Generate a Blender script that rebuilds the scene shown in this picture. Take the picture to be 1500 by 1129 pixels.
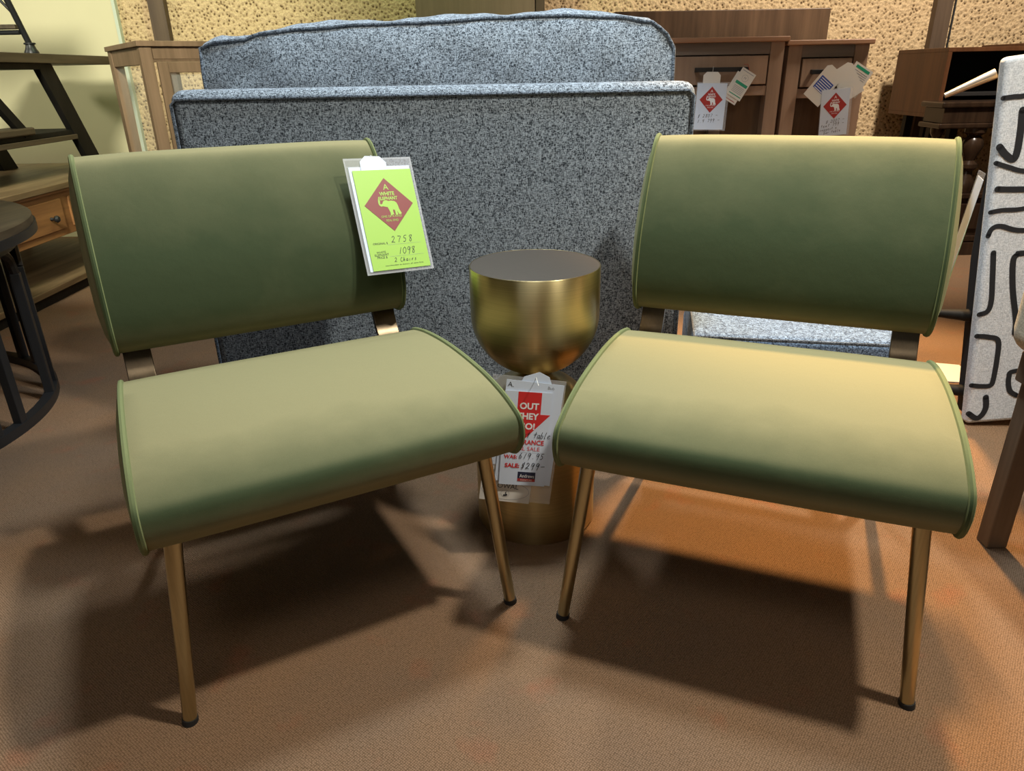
import bpy, bmesh, math, random
from mathutils import Vector, Matrix
from math import sin, cos, pi, radians as R

for o in list(bpy.data.objects): bpy.data.objects.remove(o)
S = bpy.context.scene
COL = S.collection
random.seed(4)

# ------------------------------------------------------------------ camera
cam = bpy.data.objects.new('camera', bpy.data.cameras.new('camera')); COL.objects.link(cam)
cam.data.sensor_width = 36.0
cam.data.lens = 1052.5 / 1500 * 36.0
cam.data.clip_start = 0.05
cam.matrix_world = (Matrix.Translation((0, 0, .91)) @ Matrix.Rotation(R(90 - 23.564), 4, 'X')
                    @ Matrix.Rotation(R(-1.045), 4, 'Z'))
S.camera = cam
# ------------------------------------------------------------------ light
w = bpy.data.worlds.new('world'); S.world = w; w.use_nodes = True
w.node_tree.nodes['Background'].inputs[0].default_value = (.9, .95, 1, 1)
w.node_tree.nodes['Background'].inputs[1].default_value = .3
S.view_settings.view_transform = 'Standard'; S.view_settings.look = 'None'
S.view_settings.gamma = 1; S.view_settings.use_curve_mapping = False
S.view_settings.exposure = 0.0

def area(name, loc, target, size, power, col, size_y=None, spread=180):
    l = bpy.data.lights.new(name, 'AREA'); l.energy = power; l.color = col
    l.shape = 'RECTANGLE' if size_y else 'DISK'; l.size = size
    if size_y: l.size_y = size_y
    l.spread = R(spread)
    o = bpy.data.objects.new(name, l); COL.objects.link(o); o.location = loc
    o.rotation_euler = (Vector(target) - Vector(loc)).to_track_quat('-Z', 'Y').to_euler()
    return o
def spot(name, loc, target, power, col, ang, radius=.06, blend=.6):
    l = bpy.data.lights.new(name, 'SPOT'); l.energy = power; l.color = col
    l.spot_size = R(ang); l.spot_blend = blend; l.shadow_soft_size = radius
    o = bpy.data.objects.new(name, l); COL.objects.link(o); o.location = loc
    o.rotation_euler = (Vector(target) - Vector(loc)).to_track_quat('-Z', 'Y').to_euler()
    return o
spot('track_spot_key', (1.08, .72, 2.7), (0.1, 1.2, .2), 235, (1, .95, .84), 85, .08)
spot('track_spot_warm', (1.15, 2.75, 2.7), (1.02, 1.75, 0), 640, (1, .60, .25), 48, .08, .5)
spot('track_spot_sofa', (.1, 1.55, 2.7), (.0, 1.9, .5), 185, (.76, .90, 1), 75, .15)
spot('track_spot_left', (-1.3, .5, 2.5), (-2.5, 4.3, .9), 640, (1, .98, .80), 50, .3)
spot('wall_fill_far_left', (-4.2, 2.2, 2.3), (-2.6, 4.5, .7), 120, (1, .97, .78), 60, .2)  # added fill lamp, brightens the pale wall under the trestle tabletop
spot('track_spot_back', (-.2, 2.7, 2.7), (-.1, 1.85, .95), 95, (.86, .94, 1), 60, .12)
spot('track_spot_wall', (-.6, 3.3, 2.7), (-.9, 4.6, 1.0), 85, (.78, 1, .58), 110, .15)
spot('track_spot_wall_right', (2.0, 2.6, 2.7), (1.9, 4.4, .9), 370, (1, .89, .76), 92, .15)
area('ceiling_panel', (0, -.6, 2.72), (0, -.6, 0), 1.2, 14, (1, .93, .84), .6)
area('front_fill', (-1.0, -3.3, 1.6), (0, 1.5, .5), 3.0, 9, (.80, .90, 1), 1.8)  # added cool fill lamp behind the camera, not a real window

# ------------------------------------------------------------------ node helpers
def new_mat(name):
    m = bpy.data.materials.new(name); m.use_nodes = True
    return m, m.node_tree.nodes, m.node_tree.links, m.node_tree.nodes['Principled BSDF']
def noise(N, L, scale, detail=3, rough=.5, vec=None, sc=None):
    tc = N.new('ShaderNodeTexCoord'); mp = N.new('ShaderNodeMapping')
    L.new(tc.outputs['Object'], mp.inputs[0])
    if sc: mp.inputs['Scale'].default_value = sc
    n = N.new('ShaderNodeTexNoise'); n.inputs['Scale'].default_value = scale
    n.inputs['Detail'].default_value = detail; n.inputs['Roughness'].default_value = rough
    L.new(mp.outputs[0], n.inputs['Vector']); return n
def ramp(N, L, src, stops):
    r = N.new('ShaderNodeValToRGB'); e = r.color_ramp.elements
    while len(e) < len(stops): e.new(.5)
    for k, (p, c) in enumerate(stops):
        e[k].position = p; e[k].color = (*c, 1)
    L.new(src, r.inputs[0]); return r
def mixc(N, L, a, b, fac, mode='MIX'):
    m = N.new('ShaderNodeMix'); m.data_type = 'RGBA'; m.blend_type = mode
    for s, v in ((6, a), (7, b), (0, fac)):
        if hasattr(v, 'default_value') or hasattr(v, 'links'): L.new(v, m.inputs[s])
        else: m.inputs[s].default_value = v if s == 0 else (*v, 1)
    return m.outputs[2]
def bump(N, L, h, p, strength=.3, dist=.002):
    b = N.new('ShaderNodeBump'); b.inputs['Strength'].default_value = strength
    b.inputs['Distance'].default_value = dist
    L.new(h, b.inputs['Height']); L.new(b.outputs[0], p.inputs['Normal']); return b
def lin(r, g, b): return tuple(((c / 255 + .055) / 1.055) ** 2.4 if c > 10 else c / 3294 for c in (r, g, b))

def plain(name, c, rough=.6, metal=0, spec=.5, **k):
    m, N, L, p = new_mat(name)
    p.inputs['Base Color'].default_value = (*c, 1); p.inputs['Roughness'].default_value = rough
    p.inputs['Metallic'].default_value = metal; p.inputs['Specular IOR Level'].default_value = spec
    return m
def velvet(name, head_on, grazing):
    # cut pile: dark looking straight into the pile, pale along it
    m, N, L, p = new_mat(name)
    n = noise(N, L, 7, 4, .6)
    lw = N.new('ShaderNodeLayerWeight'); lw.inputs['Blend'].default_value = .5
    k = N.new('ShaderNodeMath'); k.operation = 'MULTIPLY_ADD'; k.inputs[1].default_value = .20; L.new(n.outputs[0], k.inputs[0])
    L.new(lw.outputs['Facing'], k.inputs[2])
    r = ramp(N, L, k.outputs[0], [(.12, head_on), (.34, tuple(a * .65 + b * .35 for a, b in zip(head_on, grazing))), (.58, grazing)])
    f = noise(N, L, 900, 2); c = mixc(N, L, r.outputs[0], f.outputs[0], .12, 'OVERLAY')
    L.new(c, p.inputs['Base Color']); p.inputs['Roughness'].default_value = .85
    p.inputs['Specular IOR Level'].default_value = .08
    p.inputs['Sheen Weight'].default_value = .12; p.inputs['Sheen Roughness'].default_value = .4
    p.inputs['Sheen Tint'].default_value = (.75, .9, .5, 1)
    big = noise(N, L, 25, 3); bb = bump(N, L, big.outputs[0], p, .25, .004)
    b2 = N.new('ShaderNodeBump'); b2.inputs['Strength'].default_value = .25; b2.inputs['Distance'].default_value = .0006
    L.new(f.outputs[0], b2.inputs['Height']); L.new(bb.outputs[0], b2.inputs['Normal']); L.new(b2.outputs[0], p.inputs['Normal'])
    return m
def tweed(name, dark, light, big=(1, 1, 1)):
    m, N, L, p = new_mat(name)
    tc = N.new('ShaderNodeTexCoord'); vals = []
    for sc in ((430, 430, 430), (170, 170, 620), (620, 620, 170)):
        mu = N.new('ShaderNodeVectorMath'); mu.operation = 'MULTIPLY'; mu.inputs[1].default_value = sc; L.new(tc.outputs['Object'], mu.inputs[0])
        fl = N.new('ShaderNodeVectorMath'); fl.operation = 'FLOOR'; L.new(mu.outputs[0], fl.inputs[0])
        wn = N.new('ShaderNodeTexWhiteNoise'); wn.noise_dimensions = '3D'; L.new(fl.outputs[0], wn.inputs['Vector']); vals.append(wn.outputs['Value'])
    a = N.new('ShaderNodeMath'); a.operation = 'ADD'; L.new(vals[1], a.inputs[0]); L.new(vals[2], a.inputs[1])
    b = N.new('ShaderNodeMath'); b.operation = 'MULTIPLY_ADD'; L.new(vals[0], b.inputs[0]); b.inputs[1].default_value = 1.2; L.new(a.outputs[0], b.inputs[2])
    h = N.new('ShaderNodeMath'); h.operation = 'MULTIPLY'; h.inputs[1].default_value = 1 / 3.2; L.new(b.outputs[0], h.inputs[0])
    r = ramp(N, L, h.outputs[0], [(.24, dark), (.76, light)])
    L.new(r.outputs[0], p.inputs['Base Color']); p.inputs['Roughness'].default_value = .9
    p.inputs['Specular IOR Level'].default_value = .1
    p.inputs['Sheen Weight'].default_value = .15
    bump(N, L, h.outputs[0], p, .5, .0012)
    return m
def wood(name, c1, c2, axis=2, rough=.5, sc=1.0, spec=.4):
    m, N, L, p = new_mat(name)
    v = [22, 22, 22]; v[axis] = 1.6; v = [q * sc for q in v]
    n = noise(N, L, 1, 6, .62, sc=tuple(v)); r = ramp(N, L, n.outputs[0], [(.33, c1), (.66, c2)])
    L.new(r.outputs[0], p.inputs['Base Color']); p.inputs['Roughness'].default_value = rough
    p.inputs['Specular IOR Level'].default_value = spec
    bump(N, L, n.outputs[0], p, .15, .001)
    return m
def brass(name, c, rough=.24, aniso=.6, sc=(3, 3, 500)):
    m, N, L, p = new_mat(name)
    n = noise(N, L, 1, 2, .5, sc=sc)
    c0 = mixc(N, L, tuple(x * .82 for x in c), tuple(min(1, x * 1.15) for x in c), n.outputs[0])
    L.new(c0, p.inputs['Base Color']); p.inputs['Metallic'].default_value = 1
    p.inputs['Roughness'].default_value = rough; p.inputs['Anisotropic'].default_value = aniso; p.inputs['Anisotropic Rotation'].default_value = .25 if aniso > .7 else 0
    tg = N.new('ShaderNodeTangent'); tg.direction_type = 'RADIAL'; tg.axis = 'Z'; L.new(tg.outputs[0], p.inputs['Tangent'])
    bump(N, L, n.outputs[0], p, .06, .0005)
    return m

M = {}
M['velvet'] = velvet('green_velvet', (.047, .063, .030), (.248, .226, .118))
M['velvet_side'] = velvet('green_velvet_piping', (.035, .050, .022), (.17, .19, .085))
M['tweed'] = tweed('blue_grey_tweed', (.024, .031, .040), (.36, .42, .48))
M['blue_tweed'] = tweed('light_blue_tweed', (.03, .045, .075), (.26, .38, .56))
M['tweed_welt'] = tweed('tweed_welt', (.012, .016, .022), (.20, .24, .29))
M['brass'] = brass('brushed_brass', (.62, .50, .25), .34, .85)
M['brass_top'] = brass('brushed_brass_top', (.13, .112, .092), .5, 0, (60, 500, 60))
M['leg_brass'] = brass('antique_brass', (.50, .44, .27), .3, .3, (300, 300, 4))
M['bronze'] = brass('bronze_bar', (.13, .10, .065), .35, .2, (300, 300, 4))
M['rubber'] = plain('black_rubber', (.012, .012, .012), .7)
M['black_metal'] = plain('black_iron', (.022, .023, .025), .42, .3)
M['dark_plank'] = wood('dark_brown_plank', lin(52, 44, 34), lin(92, 80, 62), 1, .5)
M['black_wood'] = wood('black_stained_wood', (.006, .006, .005), (.014, .012, .010), 2, .6, 1.0, .2)
M['console'] = wood('weathered_console_wood', lin(118, 80, 48), lin(165, 118, 72), 1, .5)
M['console_top'] = wood('console_top_wood', lin(92, 74, 52), lin(142, 120, 88), 1, .45)
M['oak'] = wood('grey_oak', lin(118, 96, 72), lin(146, 120, 94), 2, .5)
M['alder'] = wood('tan_alder', lin(148, 120, 98), lin(170, 140, 116), 2, .5)
M['alder_top'] = wood('tan_alder_top', lin(160, 120, 92), lin(184, 140, 108), 0, .4)
M['alder_grey'] = wood('grey_washed_rail', lin(112, 98, 86), lin(134, 118, 104), 0, .5)
M['umber'] = wood('umber_board', lin(70, 52, 36), lin(104, 80, 58), 2, .45)
M['taupe'] = wood('taupe_panel', lin(128, 108, 88), lin(146, 124, 102), 2, .6)
M['walnut'] = wood('walnut_brown', lin(74, 44, 24), lin(98, 62, 36), 2, .45)
M['post'] = wood('wall_post_brown', lin(78, 62, 48), lin(100, 82, 64), 2, .6)
M['mahogany'] = wood('carved_mahogany', (.018, .010, .006), (.045, .026, .015), 2, .25)
M['grey_leg'] = wood('taupe_leg_wood', lin(90, 74, 58), lin(120, 102, 82), 2, .5)
M['dark_void'] = plain('dark_interior', (.012, .01, .009), .8)
M['cream'] = tweed('cream_fabric', (.50, .44, .34), (.75, .68, .55))
M['paper'] = plain('white_paper', (.68, .76, .88), .55)
M['paper_warm'] = plain('warm_white_paper', (.78, .74, .66), .6)
M['lime'] = plain('lime_card', (.36, .60, .09), .5)
M['ink'] = plain('black_ink', (.03, .03, .035), .6)
M['grey_ink'] = plain('grey_ink', (.30, .31, .33), .6)
M['red'] = plain('red_print', (.68, .03, .03), .5)
M['maroon'] = plain('maroon_print', (.24, .045, .04), .5)
M['brick'] = plain('dull_red_print', (.42, .035, .03), .5)
M['navy'] = plain('navy_print', (.015, .02, .05), .5)
M['blue'] = plain('blue_print', (.05, .10, .40), .5)
M['green'] = plain('green_print', (.02, .33, .18), .5)
M['white_ink'] = plain('white_print', (.9, .9, .9), .5)
M['string'] = plain('white_string', (.7, .68, .62), .8)
def plastic():
    m, N, L, p = new_mat('clear_plastic')
    p.inputs['Base Color'].default_value = (.97, .98, 1, 1); p.inputs['Roughness'].default_value = .08
    p.inputs['Alpha'].default_value = .16; p.inputs['Specular IOR Level'].default_value = .9
    return m
M['plastic'] = plastic()
def glass():
    m, N, L, p = new_mat('cabinet_glass')
    p.inputs['Base Color'].default_value = (.9, .95, .9, 1); p.inputs['Roughness'].default_value = .03
    p.inputs['Alpha'].default_value = .10
    return m
M['glass'] = glass()
def carpet():
    m, N, L, p = new_mat('brown_loop_carpet')
    tc = N.new('ShaderNodeTexCoord')
    mp = N.new('ShaderNodeMapping'); mp.inputs['Rotation'].default_value = (0, 0, R(38)); L.new(tc.outputs['Object'], mp.inputs[0])
    v = N.new('ShaderNodeTexVoronoi'); v.inputs['Scale'].default_value = 300; v.inputs['Randomness'].default_value = .3
    L.new(mp.outputs[0], v.inputs['Vector'])
    r = ramp(N, L, v.outputs['Distance'], [(.15, (.325, .205, .128)), (.75, (.125, .078, .042))])
    fine = noise(N, L, 420, 2); c = mixc(N, L, r.outputs[0], fine.outputs[0], .35, 'OVERLAY')
    blot = noise(N, L, 2.6, 4, .6); rb = ramp(N, L, blot.outputs[0], [(.35, (.90, .91, .94)), (.68, (1.08, 1.0, .90))])
    c = mixc(N, L, c, rb.outputs[0], 1.0, 'MULTIPLY')
    red = noise(N, L, 9, 3); rr = ramp(N, L, red.outputs[0], [(.60, (1, 1, 1)), (.74, (1.16, .92, .88))])
    c = mixc(N, L, c, rr.outputs[0], 1.0, 'MULTIPLY')
    L.new(c, p.inputs['Base Color']); p.inputs['Roughness'].default_value = .95
    p.inputs['Specular IOR Level'].default_value = .08
    inv = N.new('ShaderNodeMath'); inv.operation = 'SUBTRACT'; inv.inputs[0].default_value = 1
    L.new(v.outputs['Distance'], inv.inputs[1]); bump(N, L, inv.outputs[0], p, .7, .003)
    return m
M['carpet'] = carpet()
def aggregate():
    m, N, L, p = new_mat('pitted_cork_aggregate')
    v = N.new('ShaderNodeTexVoronoi'); v.inputs['Scale'].default_value = 52
    tc = N.new('ShaderNodeTexCoord'); L.new(tc.outputs['Object'], v.inputs['Vector'])
    n = noise(N, L, 60, 3, .6); g = noise(N, L, 130, 3, .6)
    a = N.new('ShaderNodeMath'); a.operation = 'MULTIPLY_ADD'; a.inputs[1].default_value = .9; L.new(n.outputs[0], a.inputs[0]); L.new(v.outputs['Distance'], a.inputs[2])
    r = ramp(N, L, a.outputs[0], [(.60, lin(96, 74, 48)), (.70, lin(180, 154, 116)), (.98, lin(216, 190, 150))])
    rv = ramp(N, L, g.outputs[0], [(.35, (.80, .76, .70)), (.62, (1.08, 1.06, 1.02))])
    c = mixc(N, L, r.outputs[0], rv.outputs[0], 1, 'MULTIPLY')
    L.new(c, p.inputs['Base Color']); p.inputs['Roughness'].default_value = .9
    bump(N, L, a.outputs[0], p, .7, .012)
    return m
M['aggregate'] = aggregate()
def paint(name, c):
    m, N, L, p = new_mat(name)
    n = noise(N, L, 2.2, 4); r = ramp(N, L, n.outputs[0], [(.3, tuple(x * .92 for x in c)), (.7, c)])
    L.new(r.outputs[0], p.inputs['Base Color']); p.inputs['Roughness'].default_value = .6
    f = noise(N, L, 120, 2); bump(N, L, f.outputs[0], p, .1, .001)
    return m
M['paint'] = paint('pale_yellow_paint', lin(222, 214, 176))
M['ceiling'] = paint('ceiling_white', (.6, .6, .56))
M['shop'] = paint('shop_wall', (.42, .38, .32))
M['trim'] = paint('pale_trim', lin(205, 215, 196))
M['pattern'] = tweed('white_woven_fabric', (.50, .55, .60), (.78, .83, .88))
M['pattern_black'] = plain('black_woven_print', (.014, .015, .018), .9)
M['dust_cover'] = plain('black_dust_cover', (.012, .011, .011), .95)
M['pale_metal'] = plain('pale_brushed_leg', (.55, .46, .36), .3, .9)

# ------------------------------------------------------------------ mesh helpers
def prop(o, label=None, cat=None, group=None, kind=None):
    if label: o['label'] = label
    if cat: o['category'] = cat
    if group: o['group'] = group
    if kind: o['kind'] = kind
    return o
def thing(name, label, cat, loc=(0, 0, 0), rz=0, group=None):
    o = bpy.data.objects.new(name, None); COL.objects.link(o); o.empty_display_size = .05
    o.location = loc; o.rotation_euler = (0, 0, rz)
    return prop(o, label, cat, group)
class MB:
    def __init__(s): s.bm = bmesh.new()
    def box(s, x0, x1, y0, y1, z0, z1, mtx=None):
        v = [s.bm.verts.new((x, y, z)) for z in (z0, z1) for y in (y0, y1) for x in (x0, x1)]
        for f in ((0, 2, 3, 1), (4, 5, 7, 6), (0, 1, 5, 4), (2, 6, 7, 3), (0, 4, 6, 2), (1, 3, 7, 5)):
            s.bm.faces.new([v[i] for i in f])
        if mtx: bmesh.ops.transform(s.bm, matrix=mtx, verts=v)
        return s
    def tube(s, pts, rad, n=12, closed=False, caps=True):
        pts = [Vector(p) for p in pts]; k = len(pts)
        rads = rad if isinstance(rad, (list, tuple)) else [rad] * k
        rings = []; up = None
        for i in range(k):
            if closed: t = pts[(i + 1) % k] - pts[i - 1]
            else: t = pts[min(i + 1, k - 1)] - pts[max(i - 1, 0)]
            t.normalize()
            if up is None:
                up = Vector((0, 0, 1)) if abs(t.z) < .9 else Vector((1, 0, 0))
            a = t.cross(up).normalized(); b = a.cross(t).normalized(); up = b
            rings.append([s.bm.verts.new(pts[i] + (a * cos(2 * pi * j / n) + b * sin(2 * pi * j / n)) * rads[i]) for j in range(n)])
        m = k if closed else k - 1
        for i in range(m):
            A, B = rings[i], rings[(i + 1) % k]
            for j in range(n): s.bm.faces.new((A[j], A[(j + 1) % n], B[(j + 1) % n], B[j]))
        if not closed and caps:
            s.bm.faces.new(rings[0][::-1]); s.bm.faces.new(rings[-1])
        return s
    def bar(s, pts, w, t, wdir=(1, 0, 0)):   # flat bar swept along pts; w along wdir
        wdir = Vector(wdir).normalized(); pts = [Vector(p) for p in pts]; rings = []
        for i, p in enumerate(pts):
            tg = (pts[min(i + 1, len(pts) - 1)] - pts[max(i - 1, 0)]).normalized()
            nn = tg.cross(wdir).normalized()
            rings.append([s.bm.verts.new(p + wdir * a * w / 2 + nn * b * t / 2) for a, b in ((-1, -1), (1, -1), (1, 1), (-1, 1))])
        for A, B in zip(rings, rings[1:]):
            for j in range(4): s.bm.faces.new((A[j], A[(j + 1) % 4], B[(j + 1) % 4], B[j]))
        s.bm.faces.new(rings[0][::-1]); s.bm.faces.new(rings[-1]); return s
    def slant(s, b, t, wx, wy):     # straight leg cut level at both ends
        v = [s.bm.verts.new((p[0] + i * wx / 2, p[1] + j * wy / 2, p[2])) for p in (b, t) for j in (-1, 1) for i in (-1, 1)]
        for f in ((0, 2, 3, 1), (4, 5, 7, 6), (0, 1, 5, 4), (2, 6, 7, 3), (0, 4, 6, 2), (1, 3, 7, 5)): s.bm.faces.new([v[i] for i in f])
        return s
    def lathe(s, prof, n=64, c=(0, 0, 0)):
        rings = []
        for r, z in prof:
            if r < 1e-5: rings.append([s.bm.verts.new((c[0], c[1], c[2] + z))])
            else: rings.append([s.bm.verts.new((c[0] + r * cos(2 * pi * j / n), c[1] + r * sin(2 * pi * j / n), c[2] + z)) for j in range(n)])
        for A, B in zip(rings, rings[1:]):
            for j in range(n):
                a0, a1 = A[j % len(A)], A[(j + 1) % len(A)]; b0, b1 = B[j % len(B)], B[(j + 1) % len(B)]
                vs = []
                for q in (a0, a1, b1, b0):
                    if q not in vs: vs.append(q)
                if len(vs) > 2: s.bm.faces.new(vs)
        return s
    def poly(s, pts, z0, z1):    # extruded polygon in local xy
        b = [s.bm.verts.new((x, y, z0)) for x, y in pts]; t = [s.bm.verts.new((x, y, z1)) for x, y in pts]
        s.bm.faces.new(b[::-1]); s.bm.faces.new(t)
        for i in range(len(pts)):
            j = (i + 1) % len(pts); s.bm.faces.new((b[i], b[j], t[j], t[i]))
        return s
    def ribbon(s, pts, w, z):    # flat stroke on local xy
        pts = [Vector((p[0], p[1])) for p in pts]; L_ = []; R_ = []
        for i in range(len(pts)):
            t = pts[min(i + 1, len(pts) - 1)] - pts[max(i - 1, 0)]
            if t.length < 1e-9: t = Vector((1, 0))
            t.normalize(); n = Vector((-t.y, t.x)) * w / 2
            L_.append(s.bm.verts.new((*(pts[i] + n), z))); R_.append(s.bm.verts.new((*(pts[i] - n), z)))
        for i in range(len(pts) - 1): s.bm.faces.new((R_[i], R_[i + 1], L_[i + 1], L_[i]))
        return s
    def build(s, name, mat, parent=None, bevel=0, seg=2, smooth=False, subsurf=0, recalc=True):
        if recalc: bmesh.ops.recalc_face_normals(s.bm, faces=s.bm.faces)
        me = bpy.data.meshes.new(name); s.bm.to_mesh(me); s.bm.free()
        o = bpy.data.objects.new(name, me); COL.objects.link(o); me.materials.append(mat)
        if parent: o.parent = parent
        if bevel:
            b = o.modifiers.new('bevel', 'BEVEL'); b.width = bevel; b.segments = seg; b.limit_method = 'ANGLE'
            b.harden_normals = True; smooth = True
        if subsurf:
            q = o.modifiers.new('sub', 'SUBSURF'); q.levels = subsurf; q.render_levels = subsurf
        if smooth:
            for f in me.polygons: f.use_smooth = True
            if bevel == 0:
                try: me.set_sharp_from_angle(angle=R(40))
                except Exception: pass
        return o
def box(name, mat, parent, x0, x1, y0, y1, z0, z1, bevel=0, **k):
    return MB().box(x0, x1, y0, y1, z0, z1).build(name, mat, parent, bevel, **k)
def catmull(pts, n=6, closed=False):
    out = []; k = len(pts); P = [Vector(p) for p in pts]
    for i in range(k if closed else k - 1):
        g = lambda j: P[j % k] if closed else P[max(0, min(k - 1, j))]
        p0, p1, p2, p3 = g(i - 1), g(i), g(i + 1), g(i + 2)
        for j in range(n):
            t = j / n
            out.append(.5 * ((2 * p1) + (p2 - p0) * t + (2 * p0 - 5 * p1 + 4 * p2 - p3) * t * t + (3 * p1 - p0 - 3 * p2 + p3) * t ** 3))
    if not closed: out.append(P[-1])
    return out

# ------------------------------------------------------------------ the setting
def struct(name, mat, x0, x1, y0, y1, z0, z1):
    return prop(box(name, mat, None, x0, x1, y0, y1, z0, z1), kind='structure')
struct('floor', M['carpet'], -5, 4.6, -3.6, 4.7, -.1, 0)
struct('ceiling', M['ceiling'], -5, 4.6, -3.6, 4.7, 2.8, 2.9)
struct('wall_back', M['aggregate'], -2.3, 4.6, 4.6, 4.75, 0, 2.8)
struct('wall_left', M['paint'], -5, -2.21, 4.575, 4.6, 0, 2.8)
struct('trim_1', M['trim'], -2.21, -2.192, 4.568, 4.6, 0, 2.8)
struct('wall_outer_left', M['shop'], -5.1, -5, -3.6, 4.6, 0, 2.8)
struct('wall_right', M['shop'], 4.6, 4.7, -3.6, 4.7, 0, 2.8)
struct('wall_front', M['shop'], -5, 4.6, -3.7, -3.6, 0, 2.8)
struct('trim_2', M['post'], -2.0, -1.91, 4.55, 4.6, 0, 2.8)
struct('trim_3', M['post'], 2.435, 2.525, 4.55, 4.6, 0, 2.8)
prop(MB().tube([(2.56, 4.59, 0), (2.56, 4.59, 2.8)], .005, 8).build('power_cable', M['black_metal'], None, smooth=True),
     'thin dark cable running up the tan pitted wall beside the brown post', 'cable')

# ------------------------------------------------------------------ green slipper chairs
SEAT = [(0, .335), (-.022, .352), (-.033, .378), (-.028, .402), (-.005, .415), (.045, .429), (.12, .439), (.24, .442),
        (.35, .434), (.425, .420), (.452, .405), (.455, .385), (.43, .368), (.30, .345), (.15, .333), (.05, .330)]
BACK = [(.51, .446), (.483, .468), (.472, .51), (.487, .59), (.517, .655), (.553, .712), (.588, .755), (.615, .777), (.64, .782),
        (.663, .768), (.668, .74), (.652, .66), (.628, .56), (.605, .49), (.578, .452), (.545, .441)]
def cushion(name, prof, wd, crown, bulge, parent):
    pr = [(p[0], p[1]) for p in catmull([(a, b, 0) for a, b in prof], 5, True)]
    cy = sum(p[0] for p in pr) / len(pr); cz = sum(p[1] for p in pr) / len(pr)
    xs = []
    for x, sc in ((wd + bulge, .45), (wd + bulge * .95, .62), (wd + bulge * .72, .80), (wd + bulge * .35, .93), (wd + .001, .985)):
        xs.append((x, sc, 0))
    for k in range(21):
        t = 1 - 2 * k / 20; xs.append((t * wd, 1, crown * (1 - t ** 4) if abs(t) < 1 else 0))
    xs = xs[:5] + xs[5:] + [(-a, b, c) for a, b, c in xs[:5][::-1]]
    bm = bmesh.new(); rings = []
    for x, sc, cr in xs:
        ring = []
        for (py, pz) in pr:
            dy, dz = py - cy, pz - cz; l = math.hypot(dy, dz)
            ring.append(bm.verts.new((x, cy + dy * sc + dy / l * cr * .6, cz + dz * sc + (cr if dz > 0 else 0) * dz / l)))
        rings.append(ring)
    n = len(pr)
    for A, B in zip(rings, rings[1:]):
        for j in range(n): bm.faces.new((A[j], A[(j + 1) % n], B[(j + 1) % n], B[j]))
    bm.faces.new(rings[0]); bm.faces.new(rings[-1])
    mb = MB(); mb.bm.free(); mb.bm = bm
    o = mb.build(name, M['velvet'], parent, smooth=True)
    for sgn in (-1, 1):
        path = [(sgn * (wd + .001), cy + (py - cy) * 1.004, cz + (pz - cz) * 1.004) for py, pz in pr]
        MB().tube(path, .0048, 8, closed=True).build('piping', M['velvet_side'], o, smooth=True)
    return o
def slipper_chair(label, loc, rz):
    t = thing('slipper_chair', label, 'chair', loc, rz, 'green velvet slipper chairs')
    cushion('seat_cushion', SEAT, .276, .006, .013, t)
    cushion('backrest_cushion', BACK, .274, .004, .018, t)
    for s in (-1, 1):
        lg = MB().tube([(s * .241, .045, .345), (s * .279, .026, .007)], [.0128, .0105], 20).build('leg', M['leg_brass'], t, smooth=True)
        MB().tube([(s * .2788, .0262, .009), (s * .28, .0258, 0)], [.0118, .0122], 16).build('foot_cap', M['rubber'], lg, smooth=True)
        lg = MB().tube([(s * .235, .37, .36), (s * .252, .61, .007)], [.0128, .0105], 20).build('leg', M['leg_brass'], t, smooth=True)
        MB().tube([(s * .2518, .609, .009), (s * .252, .611, 0)], [.0118, .0122], 16).build('foot_cap', M['rubber'], lg, smooth=True)
        pth = catmull([(s * .243, .34, .352), (s * .243, .44, .358), (s * .243, .50, .385), (s * .243, .535, .44), (s * .243, .60, .60)], 5)
        MB().bar(pth, .048, .011).build('back_support_bar', M['bronze'], t, bevel=.0015)
    MB().tube([(-.243, .36, .352), (.243, .36, .352)], .011, 12).build('crossbar', M['bronze'], t, smooth=True)
    return t
slipper_chair('green velvet slipper chair on brass legs, with the lime green price tag on its backrest', (-.2459, .9202, 0), .4852)
slipper_chair('green velvet slipper chair on brass legs, right of the brass table', (.3338, .9006, 0), -.3865)

# ------------------------------------------------------------------ brass hourglass table
t = thing('side_table', 'brushed brass hourglass side table between the two green chairs', 'side table', (.0484, 1.3733, 0))
cup = [(0, .345), (.03, .3455)] + [(.128 * sin(a), .47 - .125 * cos(a)) for a in [R(q) for q in range(18, 91, 6)]] + [(.128, .50), (.128, .566), (.127, .5675), (.1255, .5675), (.1255, .561), (0, .561)]
MB().lathe(cup, 96).build('bowl', M['brass'], t, smooth=True)
MB().lathe([(0, .561), (.1254, .561), (.1254, .5672), (0, .5672)], 96).build('tabletop', M['brass_top'], t, smooth=True)
base = [(0, .345), (.03, .3445)] + [(.128 * sin(a), .22 + .125 * cos(a)) for a in [R(q) for q in range(18, 91, 6)]] + [(.128, .1), (.128, .004), (.126, 0), (0, 0)]
MB().lathe(base, 96).build('pedestal', M['brass'], t, smooth=True)

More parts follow.
